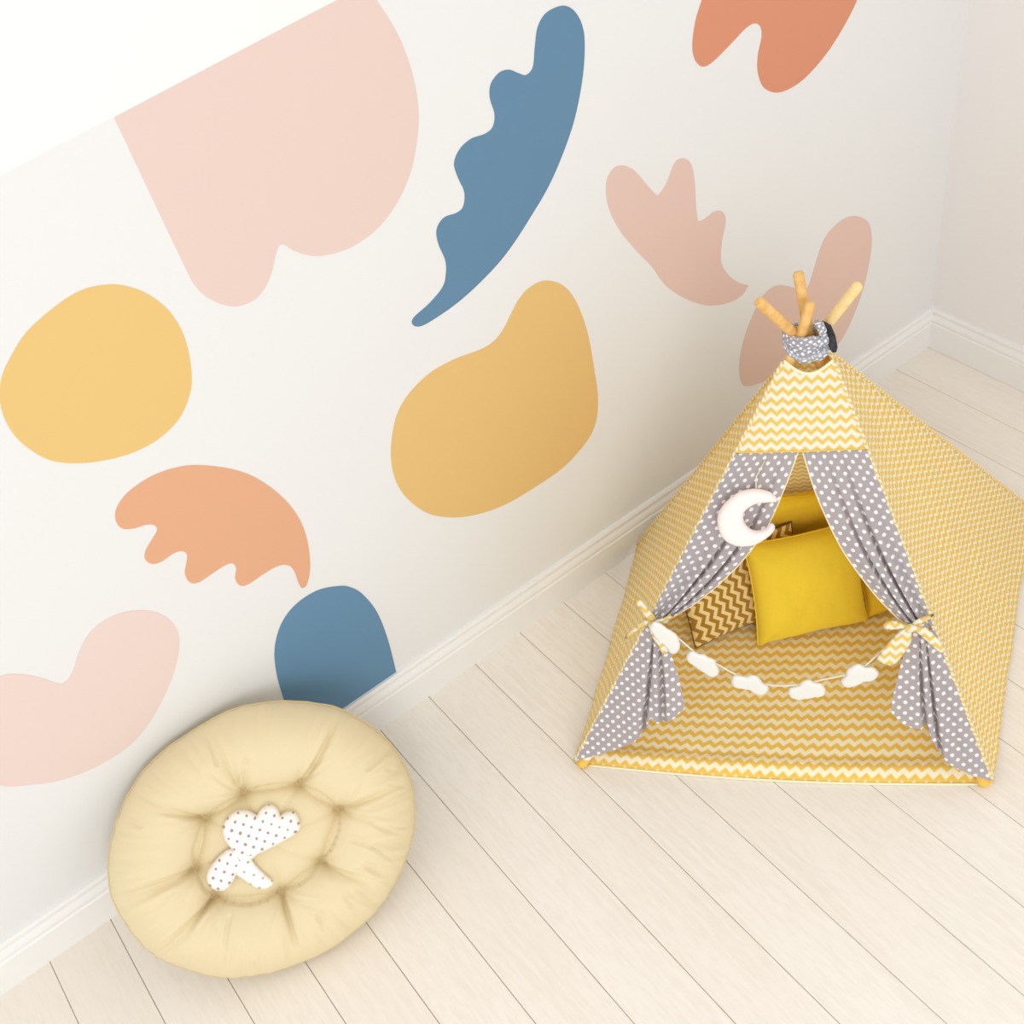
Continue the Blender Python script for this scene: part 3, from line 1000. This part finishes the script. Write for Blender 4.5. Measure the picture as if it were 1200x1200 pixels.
for j in range(1, NR + 1):
    r = (j / NR) ** .85
    for i in range(NT_):
        th = 2 * math.pi * i / NT_
        rr = r * rimk(th)
        h = HT * cush_h(r, th) if j < NR else 0.0
        verts.append(CC + cu * RU * rr * math.cos(th) + cw * RW * rr * math.sin(th) + cn * h)
        uvs.append((RU * rr * math.cos(th), RW * rr * math.sin(th)))
for i in range(NT_):
    faces.append((0, 1 + i, 1 + (i + 1) % NT_))
for j in range(NR - 1):
    for i in range(NT_):
        a_ = 1 + j * NT_ + i; b_ = 1 + j * NT_ + (i + 1) % NT_
        faces.append((a_, a_ + NT_, b_ + NT_, b_))
rim0 = 1 + (NR - 1) * NT_
BRR = [.97, .90, .78, .6, .35]
prev = rim0
for r in BRR:
    st = len(verts)
    for i in range(NT_):
        th = 2 * math.pi * i / NT_
        h = -HT * .92 * math.sqrt(max(0, 1 - max(0, (r - .35) / .65) ** 2.4))
        verts.append(CC + cu * RU * r * rimk(th) * math.cos(th) + cw * RW * r * rimk(th) * math.sin(th) + cn * h)
        uvs.append((RU * r * math.cos(th), RW * r * math.sin(th)))
    for i in range(NT_):
        faces.append((prev + i, st + i, st + (i + 1) % NT_, prev + (i + 1) % NT_))
    prev = st
verts.append(CC - cn * HT * .92); uvs.append((0, 0))
for i in range(NT_):
    faces.append((prev + i, len(verts) - 1, prev + (i + 1) % NT_))
M_cush = plain('beige_cotton_cushion', rgb(228, 212, 173), 0.8, 350, 0.2, 0.0008, sheen=0.1)
M_cush2 = plain('darker_beige_piping', rgb(214, 194, 148), 0.85, 350, 0.2, 0.0008)
fix_normals(mesh_obj('cushion_body', verts, faces, M_cush, cush, uvs, True))
tube('piping', [CC + cu * RU * 1.002 * rimk(t_) * math.cos(t_) + cw * RW * 1.002 * rimk(t_) * math.sin(t_) for t_ in
                [2 * math.pi * i / 150 for i in range(150)]], .0032, M_cush2, cush, 8, True)
for tx, ty in TU:
    r_, th_ = math.hypot(tx, ty), math.atan2(ty, tx)
    p = CC + cu * RU * tx + cw * RW * ty + cn * (HT * cush_h(r_, th_))
    tube('tuft_stitch', [p - cn * .004, p + cn * .001, p + cn * .003], [.005, .0045, .002], M_cush2, cush, 8)

# ------------------------------------------------------------------ stuffed toy on the cushion
M_toy = dots('white_cotton_with_brown_dots', 0.0300, 0.118, rgb(250, 246, 243), rgb(184, 146, 136), 0.0, 0.25)
M_toy2 = dots('white_cotton_with_grey_specks', 0.034, 0.09, rgb(250, 248, 244), rgb(190, 186, 180), 0.0, 0.4)
tp = CC + cn * (HT * .62 + .022)
toy_body = [(340, 510), (308, 440), (305, 390), (320, 330), (380, 255), (450, 222), (530, 225), (608, 264, 1), (640, 215), (700, 175), (750, 177), (795, 215),
            (812, 268, 1), (870, 235), (940, 238), (980, 290), (992, 370), (960, 420), (880, 475), (780, 530), (690, 575), (615, 610), (560, 655), (480, 690),
            (430, 640), (385, 562)]
toy_lobe = [(380, 560), (450, 580), (480, 650), (450, 730), (420, 800), (395, 855), (350, 910), (290, 930), (220, 915), (175, 860), (165, 800), (190, 730), (260, 640), (330, 580)]
toy_tail = [(470, 640), (540, 620), (575, 670), (640, 745), (700, 800), (752, 848), (740, 882), (690, 915), (610, 908), (540, 870), (470, 820), (425, 785), (420, 710)]
toy = None
for nm, pts, dz, half, mt in (('toy_body', toy_body, 0.004, .024, M_toy), ('toy_lobe', toy_lobe, .002, .020, M_toy), ('toy_tail', toy_tail, 0.0, .015, M_toy2)):
    ol, o, ex, ey, en = px_outline(pts, tp + cn * dz, cn, 4, (220, 920), 7.5)
    if toy is None:
        toy = empty('stuffed_toy', o - cn * .02)
        tag(toy, 'white cloud-shaped stuffed toy with brown dots on the round cushion', 'toy')
    plush(nm, ol, o, ex, ey, en, half, .030, mt, toy, .006, .8, .0015)
